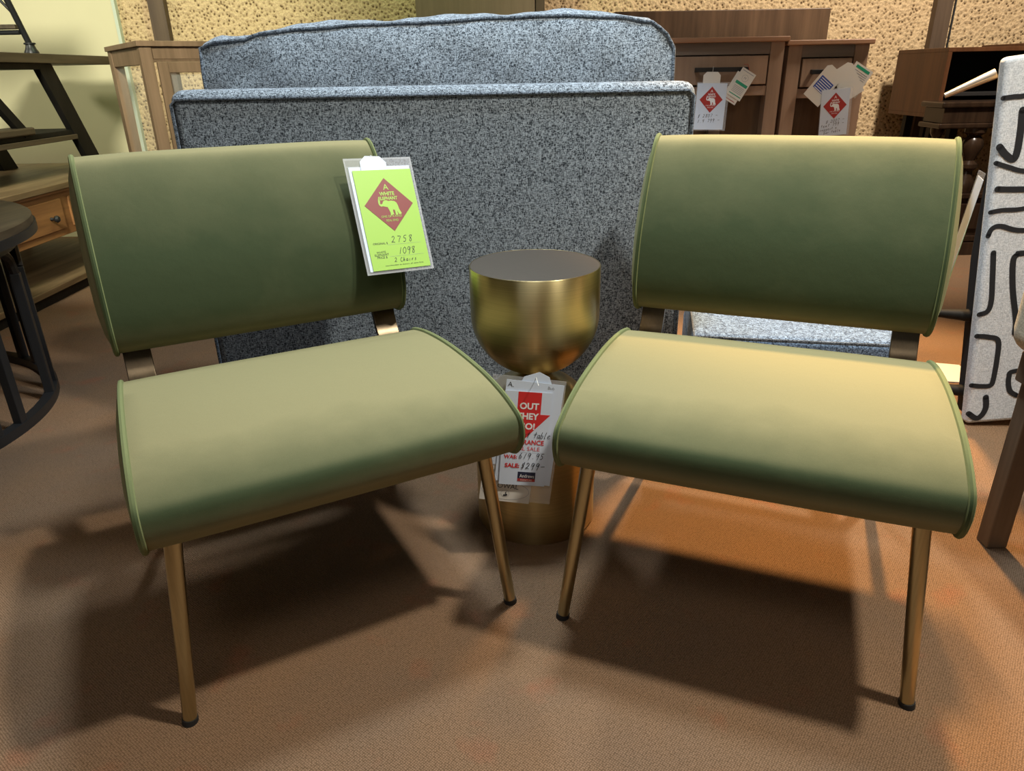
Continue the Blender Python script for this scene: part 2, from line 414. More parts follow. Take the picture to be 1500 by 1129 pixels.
# ------------------------------------------------------------------ printing helpers
def frame_obj(o, c, x, y):
    x = Vector(x).normalized(); y = Vector(y); y = (y - x * y.dot(x)).normalized(); z = x.cross(y)
    m = Matrix((x, y, z)).transposed().to_4x4(); m.translation = Vector(c); o.matrix_world = m; return m
def text(parent, body, x, y, h, mat, z=.0009, bold=0, name='printed_text', width=None, rot=0):
    cu = bpy.data.curves.new(name, 'FONT'); cu.body = body; cu.size = h * 1.38; cu.align_x = 'CENTER'; cu.align_y = 'CENTER'
    cu.offset = bold; cu.resolution_u = 3; cu.space_line = .82
    o = bpy.data.objects.new(name, cu); COL.objects.link(o)
    me = bpy.data.meshes.new_from_object(o.evaluated_get(bpy.context.evaluated_depsgraph_get()))
    COL.objects.unlink(o); bpy.data.objects.remove(o)
    xs = [v.co.x for v in me.vertices]
    if not xs: return
    f = width / (max(xs) - min(xs)) if width else 1
    for v in me.vertices: v.co = Vector((v.co.x * f, v.co.y, 0))
    me.materials.clear(); me.materials.append(mat)
    q = bpy.data.objects.new(name, me); COL.objects.link(q); q.parent = parent
    q.matrix_local = Matrix.Translation((x, y, z)) @ Matrix.Rotation(rot, 4, 'Z')
    return q
G = {
 '0': [[(.5, 1), (.1, .7), (.1, .25), (.4, 0), (.8, .3), (.8, .75), (.5, 1)]], '1': [[(.65, 1), (.35, 0)]],
 '2': [[(.1, .8), (.4, 1), (.75, .75), (.5, .4), (.05, .05), (.4, .12), (.9, 0)]],
 '4': [[(.3, 1), (.15, .5), (.75, .5)], [(.7, .95), (.55, 0)]],
 '5': [[(.9, 1), (.35, .95), (.25, .6), (.65, .55), (.7, .2), (.4, 0), (.1, .1)]],
 '6': [[(.55, 1), (.15, .4), (.3, 0), (.7, .15), (.6, .45), (.2, .35)]],
 '7': [[(.05, .95), (.85, .9), (.6, .5), (.45, 0)]],
 '8': [[(.85, .95), (.3, .95), (.25, .7), (.75, .35), (.6, 0), (.25, .15), (.55, .55), (.85, .95)]],
 '9': [[(.75, .9), (.35, 1), (.15, .65), (.5, .5), (.8, .9), (.65, .3), (.5, -.15)]],
 '$': [[(.8, .8), (.4, .85), (.35, .6), (.7, .4), (.5, .15), (.1, .2)], [(.75, 1.1), (.35, -.1)]],
 '-': [[(.1, .45), (1.0, .5)]], '.': [[(.35, .05), (.5, .08)]], ' ': [],
 't': [[(.5, 1), (.35, 0)], [(.05, .6), (.8, .65)]], 'a': [[(.7, .5), (.25, .45), (.2, .05), (.6, .15), (.7, .5), (.7, .05), (.9, .02)]],
 'b': [[(.3, 1), (.15, 0), (.55, .05), (.6, .4), (.25, .4)]], 'l': [[(.45, 1), (.25, .05), (.5, 0)]],
 'e': [[(.2, .25), (.65, .4), (.45, .55), (.15, .3), (.3, 0), (.85, .05)]], 'h': [[(.35, 1), (.15, 0), (.45, .5), (.6, .4), (.6, 0)]],
 'i': [[(.4, .5), (.35, .05), (.5, 0)]], 'r': [[(.2, .5), (.2, 0), (.35, .45), (.7, .5)]],
 's': [[(.7, .5), (.3, .45), (.6, .2), (.3, 0), (.1, .05)]], 'C': [[(.8, .8), (.4, .9), (.1, .4), (.4, 0), (.9, .1)]],
 'n': [[(.2, .5), (.15, 0), (.45, .5), (.6, .35), (.6, 0)]], 'd': [[(.6, .4), (.2, .35), (.2, 0), (.6, .1), (.75, 1), (.7, 0)]],
 'o': [[(.4, .5), (.1, .25), (.4, 0), (.65, .25), (.4, .5)]], 'u': [[(.1, .5), (.15, .05), (.5, .05), (.6, .5), (.7, 0)]],
 'p': [[(.2, .5), (.1, -.5)], [(.2, .4), (.6, .5), (.6, .1), (.2, .05)]], 'g': [[(.6, .5), (.2, .4), (.2, .1), (.6, .15), (.6, .5), (.5, -.4), (.1, -.3)]],
}
def hand(parent, s, x, y, h, mat, w=.0007, adv=.68, slope=0, z=.0009, name='handwriting'):
    mb = MB(); cx = x
    for k, ch in enumerate(s):
        for st in G.get(ch, []):
            pts = [(cx + (p[0] * .62 + p[1] * .18) * h, y + p[1] * h + (cx - x) * slope, 0) for p in st]
            mb.ribbon([q[:2] for q in catmull(pts, 4)] if len(pts) > 2 else pts, w, z)
        cx += adv * h
    return mb.build(name, mat, parent, recalc=False)
ELE = [(195, 298), (207, 300), (213, 330), (206, 354), (220, 366), (238, 355), (245, 335), (265, 322), (290, 320), (310, 330), (345, 328),
       (385, 335), (408, 355), (418, 385), (425, 430), (445, 480), (438, 490), (412, 492), (404, 468), (395, 450), (400, 490), (385, 497),
       (372, 492), (370, 440), (350, 430), (345, 450), (352, 490), (330, 490), (328, 500), (308, 500), (312, 470), (300, 430), (290, 400),
       (262, 395), (235, 388), (215, 392), (195, 375), (188, 350), (191, 320)]
def elephant(parent, x, y, w, mat, z=.0014):
    mb = MB(); f = w / 260
    from mathutils.geometry import tessellate_polygon
    P = [Vector((x + (a - 315) * f, y - (b - 400) * f, z)) for a, b in ELE]
    vs = [mb.bm.verts.new(p) for p in P]
    for tri in tessellate_polygon([P]):
        a, b, c = [P[i] for i in tri]
        fl = (b - a).cross(c - a).z < 0
        mb.bm.faces.new([vs[i] for i in (tri[::-1] if fl else tri)])
    return mb.build('elephant_print', mat, parent, recalc=False)
def plate(name, mat, parent, w, h, th=.0006, cx=0, cy=0, z=0, rot=0, chamfer=0, top_only=False):
    if chamfer:
        c = chamfer; b = 0 if top_only else c
        pts = [(-w / 2 + b, -h / 2), (w / 2 - b, -h / 2)] + ([(w / 2, -h / 2 + b)] if b else []) + [(w / 2, h / 2 - c), (w / 2 - c, h / 2), (-w / 2 + c, h / 2), (-w / 2, h / 2 - c)] + ([(-w / 2, -h / 2 + b)] if b else [])
    else: pts = [(-w / 2, -h / 2), (w / 2, -h / 2), (w / 2, h / 2), (-w / 2, h / 2)]
    o = MB().poly(pts, 0, th).build(name, mat, parent)
    o.matrix_local = Matrix.Translation((cx, cy, z)) @ Matrix.Rotation(rot, 4, 'Z'); return o
def diamond(parent, cx, cy, a, mat, z=.0007, b=None):
    b = b or a
    return MB().poly([(cx, cy - b), (cx + a, cy), (cx, cy + b), (cx - a, cy)], z, z + .0004).build('diamond_print', mat, parent)
def elephant_card(parent, w, h, dcy, a, dm, im, small=True):
    c = parent
    diamond(c, 0, dcy, a, dm, b=a * 1.05)
    text(c, 'A', 0, dcy + a * .68, a * .24, im, z=.0014, name='monogram_print')
    text(c, 'WHITE', -.0, dcy + a * .42, a * .15, im, z=.0014, bold=a * .006, width=a * .62)
    text(c, 'ELEPHANT', 0, dcy + a * .24, a * .13, im, z=.0014, bold=a * .006, width=a * .78)
    elephant(c, 0, dcy - a * .1, a * .88, im)
    text(c, 'ONE OF A KIND', 0, dcy - a * .47, a * .09, im, z=.0014, width=a * .84)
    text(c, 'REAL FIND', 0, dcy - a * .63, a * .09, im, z=.0014, width=a * .5)

# lime tag on the left chair
t = thing('price_tag', 'lime green price tag in a clear sleeve on the left green chair back', 'price tag', group='white elephant price tags')
frame_obj(t, (-.241, 1.4705, .6499), (.858, .513, -.04), (-.194, .395, .898))
sl = plate('plastic_sleeve', M['plastic'], t, .144, .236, .0022, z=-.0022)
for (x0, x1, y0, y1) in ((-.072, -.069, -.118, .118), (.069, .072, -.118, .118), (-.069, .069, -.118, -.115), (-.069, .069, .1145, .118), (-.069, .069, .100, .1015)):
    MB().box(x0, x1, y0, y1, 0, .0008).build('sleeve_seam', M['plastic'], sl)
plate('backing_card', M['paper'], t, .130, .212, .0008, cx=.0, cy=-.006, z=-.0014)
plate('hang_tab', M['paper'], t, .055, .034, .0006, cx=-.012, cy=.104, z=.0004, rot=-.05, chamfer=.012, top_only=True)
cd = plate('printed_card', M['lime'], t, .124, .204, .0006, cx=.003, cy=-.0095, z=.0006)
elephant_card(cd, .124, .204, .030, .052, M['maroon'], M['lime'])
text(cd, 'ORIGINAL $', -.036, -.048, .0042, M['ink'])
text(cd, 'WHITE\nELEPHANT\nPRICE $', -.038, -.071, .0046, M['ink'])
text(cd, 'merchandise as shown, all sales final', .006, -.0935, .0026, M['ink'], width=.082)
hand(cd, '2758', -.012, -.048, .013, M['ink'], .0011, .95)
hand(cd, '1098', -.002, -.072, .013, M['ink'], .0011, .72)
hand(cd, '2 Chairs', -.014, -.0875, .0085, M['ink'], .0010, .72)
for y_ in (-.0515, -.0755): MB().ribbon([(-.022, y_), (.052, y_)], .0003, .0009).build('rule_line', M['grey_ink'], cd, recalc=False)
MB().tube([(-.012, .108, .001), (-.011, .125, -.004), (-.008, .132, -.03)], .0006, 6).build('string', M['string'], t)

# tag stack on the brass table
t = thing('price_tag', 'stack of white clearance tags with a red arrow hanging in front of the brass table', 'price tag')
frame_obj(t, (.020, 1.2108, .2648), (1, 0, 0), (0, .118, .993))
plate('plastic_sleeve', M['plastic'], t, .138, .252, .002, cx=-.003, z=-.006, rot=R(-7.5))
ov = plate('oval_card', M['paper_warm'], t, .098, .115, .0006, cx=-.032, cy=-.068, z=-.003, rot=R(-8))
MB().ribbon([(.046 * cos(a * pi / 18), -.034 + .019 * sin(a * pi / 18)) for a in range(37)], .0006, .0009).build('oval_print', M['grey_ink'], ov, recalc=False)
text(ov, 'OWAL', .004, -.025, .010, M['ink'], name='printed_text')
MB().ribbon([(.008 * cos(a * pi / 9), -.040 + .007 * sin(a * pi / 9)) for a in range(19)], .0005, .0009).build('round_emblem', M['grey_ink'], ov, recalc=False)
MB().poly([(-.003, -.046), (.004, -.045), (.005, -.042), (.002, -.040), (.003, -.035), (0, -.038), (.001, -.042), (-.003, -.043)], .0007, .001).build('emblem_print', M['ink'], ov)
plate('backing_card', M['paper'], t, .075, .10, .0006, cx=-.030, cy=.0, z=-.002, rot=R(-12))
tb = plate('hang_tab', M['paper'], t, .06, .05, .0006, cx=.024, cy=.108, z=-.0035, rot=R(16), chamfer=.015, top_only=True)
wb = plate('white_card', M['paper'], t, .108, .205, .0006, cx=.010, cy=.016, z=0, rot=R(-8))
text(wb, 'A.', -.045, .093, .010, M['ink']); text(wb, 'Bub', .030, .094, .006, M['grey_ink'])
oc = plate('clearance_card', M['paper'], t, .088, .190, .0007, cx=.003, cy=.006, z=.0025, rot=R(-5))
ar = [(-.019, .094), (.025, .094), (.025, .051), (.047, .051), (-.001, .001), (-.047, .051), (-.019, .051)]
ar = [(x, y) for x, y in ar]; ar[3] = (.0435, .051); ar[5] = (-.0435, .051)
MB().poly(ar, .0007, .0009).build('arrow_print', M['red'], oc)
text(oc, 'OUT', .003, .066, .0125, M['white_ink'], z=.0013, bold=.0006, width=.036)
text(oc, 'THEY', .001, .046, .0125, M['white_ink'], z=.0013, bold=.0006, width=.042)
text(oc, 'GO!', .001, .026, .0125, M['white_ink'], z=.0013, bold=.0006, width=.031)
text(oc, 'CLEARANCE', .002, -.006, .0095, M['red'], z=.0013, bold=.0003, width=.068)
text(oc, 'FINAL SALE', -.0, -.019, .0082, M['red'], z=.0013, width=.058)
MB().ribbon([(-.03, -.0265), (.038, -.0265)], .0004, .0012).build('rule_line', M['grey_ink'], oc, recalc=False)
text(oc, 'WAS:', -.025, -.037, .0075, M['red'], z=.0013, bold=.0003)
text(oc, 'SALE:', -.021, -.055, .0085, M['red'], z=.0013, bold=.0004, width=.028)
hand(oc, 'Cast table', -.018, .004, .0125, M['ink'], .0011, .52, z=.0016)
hand(oc, '619.95', -.010, -.039, .0115, M['ink'], .0011, .70, z=.0016)
hand(oc, '$299-', -.005, -.060, .0125, M['ink'], .0012, .75, z=.0016)
MB().box(-.009, .025, -.086, -.067, .0007, .0010).build('logo_panel', M['navy'], oc)
MB().box(-.009, .025, -.0865, -.081, .0010, .0012).build('logo_stripe', M['brick'], oc)
text(oc, 'Andrews', .009, -.0755, .0075, M['white_ink'], z=.0013, width=.028)
text(oc, 'FURNITURE', .008, -.0838, .003, M['paper_warm'], z=.0014, width=.022)
MB().tube([(.022, .118, -.003), (.024, .135, .03), (.026, .138, .09)], .0006, 6).build('string', M['string'], t)

# tag hanging behind the right chair's right end, seen edge on
t = thing('price_tag', 'crumpled clear price sleeve seen edge on behind the right green chair back', 'price tag')
frame_obj(t, (.860, 1.366, .63), (.36, .93, .0), (.10, 0, 1))
plate('plastic_sleeve', M['plastic'], t, .052, .20, .002, cx=-.02, z=-.002)
plate('printed_card', M['lime'], t, .046, .17, .0006, cx=-.02, cy=-.012, z=0)
plate('backing_card', M['paper'], t, .050, .18, .0008, cx=-.02, z=-.0012, rot=.05)

# ------------------------------------------------------------------ grey upholstered lounge seen from the back
t = thing('lounge_chair', 'wide blue grey tweed lounge chair seen from behind, between the green chairs', 'chair', (-.165, 1.72, 0))
W2 = .59
def rbox(name, parent, x0, x1, y0, y1, z0, z1, r, mat=M['tweed'], seg=4):
    return MB().box(x0, x1, y0, y1, z0, z1).build(name, mat, parent, bevel=r, seg=seg)
bk = rbox('back_panel', t, -W2, W2, 0, .13, .06, .885, .028)
pts = [(-W2 + .008, -.001, .07), (-W2 + .008, -.001, .855), (-W2 + .02, -.001, .866), (W2 - .02, -.001, .866), (W2 - .008, -.001, .855), (W2 - .008, -.001, .07)]
MB().tube(pts, .0042, 8).build('piping', M['tweed_welt'], bk, smooth=True)
for s in (-1, 1): rbox('armrest', t, *sorted((s * W2, s * (W2 - .14))), .13, .90, .08, .60, .04)
rbox('seat_base', t, -W2 + .14, W2 - .14, .13, .90, .08, .28, .02)
rbox('seat_cushion', t, -W2 + .145, W2 - .145, .28, .93, .28, .45, .05)
for sx in (-1, 1):
    for sy in (.08, .82): box('foot', M['black_wood'], t, sx * .52 - .025, sx * .52 + .025, sy - .025, sy + .025, 0, .085, .004)
def back_cushion(parent):
    bm = bmesh.new(); nx, nz = 60, 26; x0, x1 = -.565, .568; z0 = .45
    def top(x):
        u = (x - x0) / (x1 - x0)
        pts = [(0, .972), (.03, .985), (.10, .990), (.13, 1.002), (.22, 1.010), (.35, 1.017), (.5, 1.020), (.62, 1.026), (.75, 1.029), (.88, 1.023), (.95, 1.012), (.985, .985), (1, .955)]
        for (a, A), (b, B) in zip(pts, pts[1:]):
            if u <= b:
                k = (u - a) / (b - a); k = k * k * (3 - 2 * k); return A + (B - A) * k
        return pts[-1][1]
    def wr(x, z): return .004 * sin(x * 23 + z * 31) * sin(z * 17 + 1) + .003 * sin(x * 61 - z * 40)
    front = []; back = []
    for i in range(nx + 1):
        x = x0 + (x1 - x0) * i / nx; fr = []; bk_ = []
        u = 2 * i / nx - 1
        for k in range(nz + 1):
            v = k / nz; z = z0 + (top(x) - z0) * v; vv = 2 * v - 1
            b = (1 - abs(u) ** 6) * (1 - max(0, vv) ** 6)
            fold = 0
            if x < -.40: fold = -.016 * math.exp(-((x + .44 - (z - .93) * .8) / .018) ** 2) * max(0, min(1, (z - .86) / .05))
            fr.append(bm.verts.new((x, .175 - .030 * b + wr(x, z) * .8 - fold, z)))
            bk_.append(bm.verts.new((x, .30 + .05 * b, z)))
        front.append(fr); back.append(bk_)
    for i in range(nx):
        for k in range(nz):
            bm.faces.new((front[i][k], front[i + 1][k], front[i + 1][k + 1], front[i][k + 1]))
            bm.faces.new((back[i][k], back[i][k + 1], back[i + 1][k + 1], back[i + 1][k]))
    rim_f = [front[i][nz] for i in range(nx + 1)]; rim_b = [back[i][nz] for i in range(nx + 1)]
    prev = rim_f
    for q in (.25, .5, .75):
        rowv = []
        for a, b in zip(rim_f, rim_b):
            p = a.co.lerp(b.co, q); s = sin(pi * q)
            rowv.append(bm.verts.new((p.x, p.y, p.z + .016 * s + .004 * sin(p.x * 21 + 1) * s + .0015 * sin(p.x * 67) * s)))
        for i in range(nx): bm.faces.new((prev[i], prev[i + 1], rowv[i + 1], rowv[i]))
        prev = rowv
    for i in range(nx): bm.faces.new((prev[i], prev[i + 1], rim_b[i + 1], rim_b[i]))
    for i in (0, nx):
        for k in range(nz):
            bm.faces.new((front[i][k], front[i][k + 1], back[i][k + 1], back[i][k]))
    bm.faces.new([front[i][0] for i in range(nx + 1)] + [back[i][0] for i in range(nx, -1, -1)])
    path = [front[0][k].co.copy() for k in range(14, nz + 1)] + [v.co.copy() for v in rim_f[1:]] + [front[nx][k].co.copy() for k in range(nz - 1, 13, -1)]
    mb = MB(); mb.bm.free(); mb.bm = bm
    o = mb.build('back_cushion', M['tweed'], parent, smooth=True)
    MB().tube([p + Vector((0, -.002, .001)) for p in path], .0038, 8).build('piping', M['tweed_welt'], o, smooth=True)
back_cushion(t)

# ottoman seen through the gap of the right chair
t = thing('ottoman', 'low light blue grey tweed ottoman seen through the gap in the right green chair', 'ottoman', (.765, 1.915, 0), R(-11))
ot = rbox('upholstered_base', t, -.26, .26, -.27, .27, .05, .20, .015, M['blue_tweed'])
cu_ = rbox('cushion', t, -.262, .262, -.272, .272, .20, .30, .02, M['blue_tweed'])
MB().tube([(-.258, -.268, .292), (.258, -.268, .292), (.258, .268, .292), (-.258, .268, .292)], .004, 8, closed=True).build('piping', M['tweed_welt'], cu_, smooth=True)
for sx in (-1, 1):
    for sy in (-1, 1): box('foot', M['black_wood'], t, sx * .22 - .02, sx * .22 + .02, sy * .22 - .02, sy * .22 + .02, 0, .055, .003)

# ------------------------------------------------------------------ patterned chair lying on its side
t = thing('accent_chair', 'white chair with black squiggle pattern lying on its side right of the right green chair', 'chair', (1.25, 1.75, 0))
t.rotation_euler = (0, R(-7.3), R(-6))
MB().box(-.010, .62, 0, .036, .006, .93).build('patterned_panel', M['pattern'], t, bevel=.012, seg=3)
pp = t.children[0]
dc = MB().poly([(.022, .02), (.080, .02), (.090, .45), (.065, .62), (.022, .86)], .0, .60)
dc.bm.transform(Matrix(((0, 0, 1, 0), (1, 0, 0, 0), (0, 1, 0, 0), (0, 0, 0, 1))))
dc.build('dust_cover', M['dust_cover'], t, bevel=.004)
MB().tube([(.0, .030, .03), (-.002, .028, .3), (.0, .030, .6), (.0, .030, .88)], .005, 8).build('piping', M['dust_cover'], t, smooth=True)
def squig(pts, w=.013):
    mb = MB(); q = catmull([(a, b, 0) for a, b in pts], 6)
    mb.ribbon([(p[0], p[1]) for p in q], w, 0)
    for e in (q[0], q[-1]):
        mb.poly([(e[0] + w / 2 * cos(a * pi / 5), e[1] + w / 2 * sin(a * pi / 5)) for a in range(10)], -.0002, 0)
    o = mb.build('printed_stroke', M['pattern_black'], t, recalc=False)
    o.matrix_local = Matrix(((1, 0, 0, 0), (0, 0, -1, -.0012), (0, 1, 0, 0), (0, 0, 0, 1)))
squig([(-.008, .844), (.017, .844), (.036, .843), (.10, .85), (.2, .84)], .011)
squig([(.037, .812), (.038, .769), (.036, .721), (.029, .704), (.012, .716), (-.004, .736)], .016)
squig([(-.008, .700), (.023, .686), (.057, .673), (.14, .66), (.22, .67)], .011)
squig([(.002, .638), (.029, .634), (.062, .630), (.15, .62)], .014)
squig([(-.008, .584), (.019, .586), (.067, .584), (.16, .60)], .011)
squig([(-.007, .526), (.0, .543), (.020, .547), (.074, .530), (.2, .535)], .012)
squig([(.010, .482), (.015, .413), (.018, .356), (.012, .330), (-.007, .323)], .013)
squig([(.22, .47), (.081, .473), (.064, .470), (.058, .450), (.066, .379), (.082, .301), (.084, .262)], .014)
squig([(-.007, .264), (.02, .259), (.046, .246), (.049, .196), (.046, .135), (.040, .119), (.017, .119), (-.007, .124)], .013)
squig([(.033, .085), (.036, .055), (.028, .032), (.014, .024), (-.006, .040)], .015)
squig([(.22, .15), (.10, .155), (.084, .140), (.090, .10), (.110, .082)], .013)
squig([(.30, .9), (.28, .7), (.36, .6), (.32, .45), (.40, .3), (.34, .1)])
for z_, y_, l_ in ((.895, .06, .10), (.30, .06, .13), (.085, .05, .13)):
    MB().tube([(0, y_, z_), (-l_, y_ + .02, z_ - .035 if z_ > .5 else z_ + .02)], [.012 if z_ > .5 else .017, .006], 16).build('leg', M['pale_metal'] if z_ > .5 else M['black_wood'], t, smooth=True)

# cream chair cut by the right frame edge
t = thing('dining_chair', 'cream upholstered chair with grey brown wooden legs at the right edge', 'chair', (1.2, 1.0, 0))
rbox('seat_cushion', t, -.285, .25, -.27, .265, .42, .575, .045, M['cream'])
box('seat_frame', M['grey_leg'], t, -.25, .25, -.25, .245, .36, .42, .004)
for sx in (-1, 1):
    for sy in (-1, 1):
        x_, y_ = (-.215 if sx < 0 else .22), sy * .225
        MB().box(x_ - .021, x_ + .021, y_ - .018, y_ + .018, 0, .40).build('leg', M['grey_leg'], t, bevel=.003)
rbox('backrest', t, .22, .31, -.26, .26, .42, .86, .03, M['cream'])

prop(MB().poly([(-.05, -.07), (.04, -.09), (.07, .06), (-.02, .09)], 0, .003).build('loose_paper', M['paper_warm'], None),
     'white sheet of paper on the carpet beside the patterned chair', 'paper').location = (1.40, 2.12, .001)

# ------------------------------------------------------------------ left: console, trestle table, stool, drum table
t = thing('console_table', 'weathered brown wooden console with a drawer and lower shelf by the pale wall', 'console', (-2.0, 3.4, 0))
box('tabletop', M['console_top'], t, -.85, 0, -.9, .78, .462, .488, .003)
box('top_molding', M['console'], t, -.84, -.008, -.89, .77, .45, .462, .002)
bd = box('drawer_case', M['console'], t, -.82, -.022, -.87, .75, .262, .45, .003)
for y0, y1 in ((-.80, -.09), (-.03, .70)):
    dr = box('drawer', M['console'], t, -.03, -.014, y0, y1, .292, .425, .004)
    for ky in ([-.195] if y0 < -.5 else [.3]):
        kb = MB().lathe([(0, 0), (.008, 0), (.006, .012), (.014, .02), (.016, .028), (.010, .036), (0, .038)], 20)
        kb.bm.transform(Matrix.Rotation(R(90), 4, 'Y')); ko = kb.build('knob', M['black_metal'], dr, smooth=True); ko.location = (-.014, ky, .35)
box('shelf', M['console_top'], t, -.83, -.005, -.88, .76, .048, .074, .003)
box('plinth', M['black_wood'], t, -.80, -.03, -.85, .73, 0, .048)  # black block stands in for the shadow beneath the shelf
for x_ in (-.78, -.06):
    for y_ in (-.84, .70): box('leg', M['console'], t, x_ - .03, x_ + .03, y_ - .03, y_ + .03, .07, .27, .003)

t = thing('trestle_table', 'dark plank trestle table with slanted black legs standing on the brown console', 'table', (-2.12, 3.4, .488))
box('tabletop', M['dark_plank'], t, -.55, .02, -.75, .86, .494, .534, .003)
box('rail', M['black_wood'], t, -.50, .0, -.70, .20, .468, .494, .002)
for x_ in (-.02, -.48):
    MB().slant((x_, .50, 0), (x_, .235, .494), .03, .12).build('leg', M['black_wood'], t, bevel=.003)
    MB().slant((x_, -.72, 0), (x_, -.60, .494), .03, .10).build('leg', M['black_wood'], t, bevel=.003)
    MB().bar([(x_, -.30, .49), (x_, -.02, .205)], .028, .045).build('brace', M['black_wood'], t, bevel=.002)
box('shelf', M['dark_plank'], t, -.50, .0, -.65, .36, .155, .178, .003)
box('shelf_rail', M['black_wood'], t, -.50, -.01, -.65, .44, .178, .200, .003)
box('stretcher', M['dark_plank'], t, -.10, .01, -.65, .02, .200, .232, .008)

t = thing('iron_stool', 'black iron stool with flared feet and a wooden footrest on the trestle table', 'stool', (-2.14, 3.59, 1.022))
lg = MB().tube([(0, 0, .035), (-.03, -.12, .40)], .013, 14).build('leg', M['black_metal'], t, smooth=True)
MB().lathe([(0, 0), (.030, 0), (.030, .006), (.023, .018), (.019, .030), (.018, .036), (.024, .038), (.024, .044), (.012, .046), (0, .046)], 24).build('flared_foot', M['black_metal'], lg, smooth=True)
lg = MB().tube([(-.40, -.02, .035), (-.36, -.12, .40)], .013, 14).build('leg', M['black_metal'], t, smooth=True)
MB().lathe([(0, 0), (.030, 0), (.030, .006), (.023, .018), (.019, .030), (.018, .036), (.024, .038), (.024, .044), (.012, .046), (0, .046)], 24, (-.40, -.02, 0)).build('flared_foot', M['black_metal'], lg, smooth=True)
MB().tube([(-.02, -.04, .165), (-.20, -.05, .40)], .006, 10).build('brace', M['black_metal'], t, smooth=True)
box('footrest', M['dark_plank'], t, -.40, -.01, -.06, -.01, .098, .116, .003)
MB().tube([(-.39, -.035, .085), (-.01, -.035, .085)], .010, 10).build('crossbar', M['black_metal'], t, smooth=True)
box('seat', M['dark_plank'], t, -.42, .01, -.32, .02, .40, .43, .004)

t = thing('drum_table', 'round black iron drum coffee table with arched sides and wooden top, at left edge', 'table', (-2.0, 1.82, 0))
rr = .62
MB().lathe([(0, .505), (.672, .505), (.68, .51), (.68, .55), (.672, .556), (0, .556)], 96).build('tabletop', M['dark_plank'], t, smooth=True)
MB().lathe([(.681, .506), (.686, .506), (.686, .530), (.681, .530), (.681, .506)], 96).build('metal_rim', M['black_metal'], t, smooth=True)
MB().lathe([(rr - .025, 0), (rr + .005, 0), (rr + .005, .028), (rr - .025, .028), (rr - .025, 0)], 96).build('bottom_ring', M['black_metal'], t, smooth=True)
MB().lathe([(rr - .01, .47), (rr + .005, .47), (rr + .005, .505), (rr - .01, .505), (rr - .01, .47)], 96).build('top_ring', M['black_metal'], t, smooth=True)
for k in range(12):
    a0 = R(1 + 30 * k)
    for a in (a0, a0 + R(21)):
        m_ = Matrix.Rotation(a, 4, 'Z')
        MB().box(rr - .022, rr + .002, -.014, .014, .02, .40, m_).build('upright', M['black_metal'], t, bevel=.002)
    pth = []
    for q in range(13):
        f = q / 12; a = a0 + R(21) * f; z = .40 + .08 * math.sqrt(max(0, 1 - (2 * f - 1) ** 2))
        pth.append(((rr - .01) * cos(a), (rr - .01) * sin(a), z))
    MB().tube(pth, .013, 8).build('arch', M['black_metal'], t, smooth=True)

# ------------------------------------------------------------------ glass cabinet behind the left chair
t = thing('display_cabinet', 'light oak display cabinet with glass panes, left of the blue grey lounge chair', 'cabinet', (-1.42, 3.08, 0), R(36))
Wc, Dc, Hc, pw = .95, .69, 1.045, .045
for x_ in (0, Wc - pw):
    for y_ in (0, Dc - pw): box('post', M['oak'], t, x_, x_ + pw, y_ - (.03 if y_ else 0), y_ + pw, 0, Hc - .02, .002)
for y_ in (0, Dc - .03): box('rail', M['oak'], t, pw, Wc - pw, y_ + .004, y_ + .03, Hc - .065, Hc - .02, .002)
for x_ in (0, Wc - .03):
    box('rail', M['oak'], t, x_ + .004, x_ + .03, pw, Dc - pw, Hc - .085, Hc - .02, .002)
box('top_panel', M['oak'], t, -.008, Wc + .008, -.008, .06, Hc - .02, Hc, .002)
box('top_panel', M['oak'], t, -.008, Wc + .008, Dc - .06, Dc + .008, Hc - .02, Hc, .002)
for x_ in (-.008, Wc - .052): box('top_panel', M['oak'], t, x_, x_ + .06, .06, Dc - .06, Hc - .02, Hc, .002)
box('glass_top', M['glass'], t, .05, Wc - .05, .06, Dc - .06, Hc - .012, Hc - .006)
box('base_panel', M['oak'], t, .02, Wc - .02, .02, Dc - .02, .10, .16, .002)
for x_ in (.012, Wc - .018): box('glass_pane', M['glass'], t, x_, x_ + .005, pw, Dc - pw, .16, Hc - .085)
dr = box('door', M['oak'], t, pw + .012, pw + .05, -.004, .02, .17, Hc - .075, .002)
box('door_rail', M['oak'], dr, pw + .05, Wc / 2, -.004, .02, Hc - .115, Hc - .075, .002)
box('glass_pane', M['glass'], dr, pw + .05, Wc - pw, .006, .011, .17, Hc - .115)

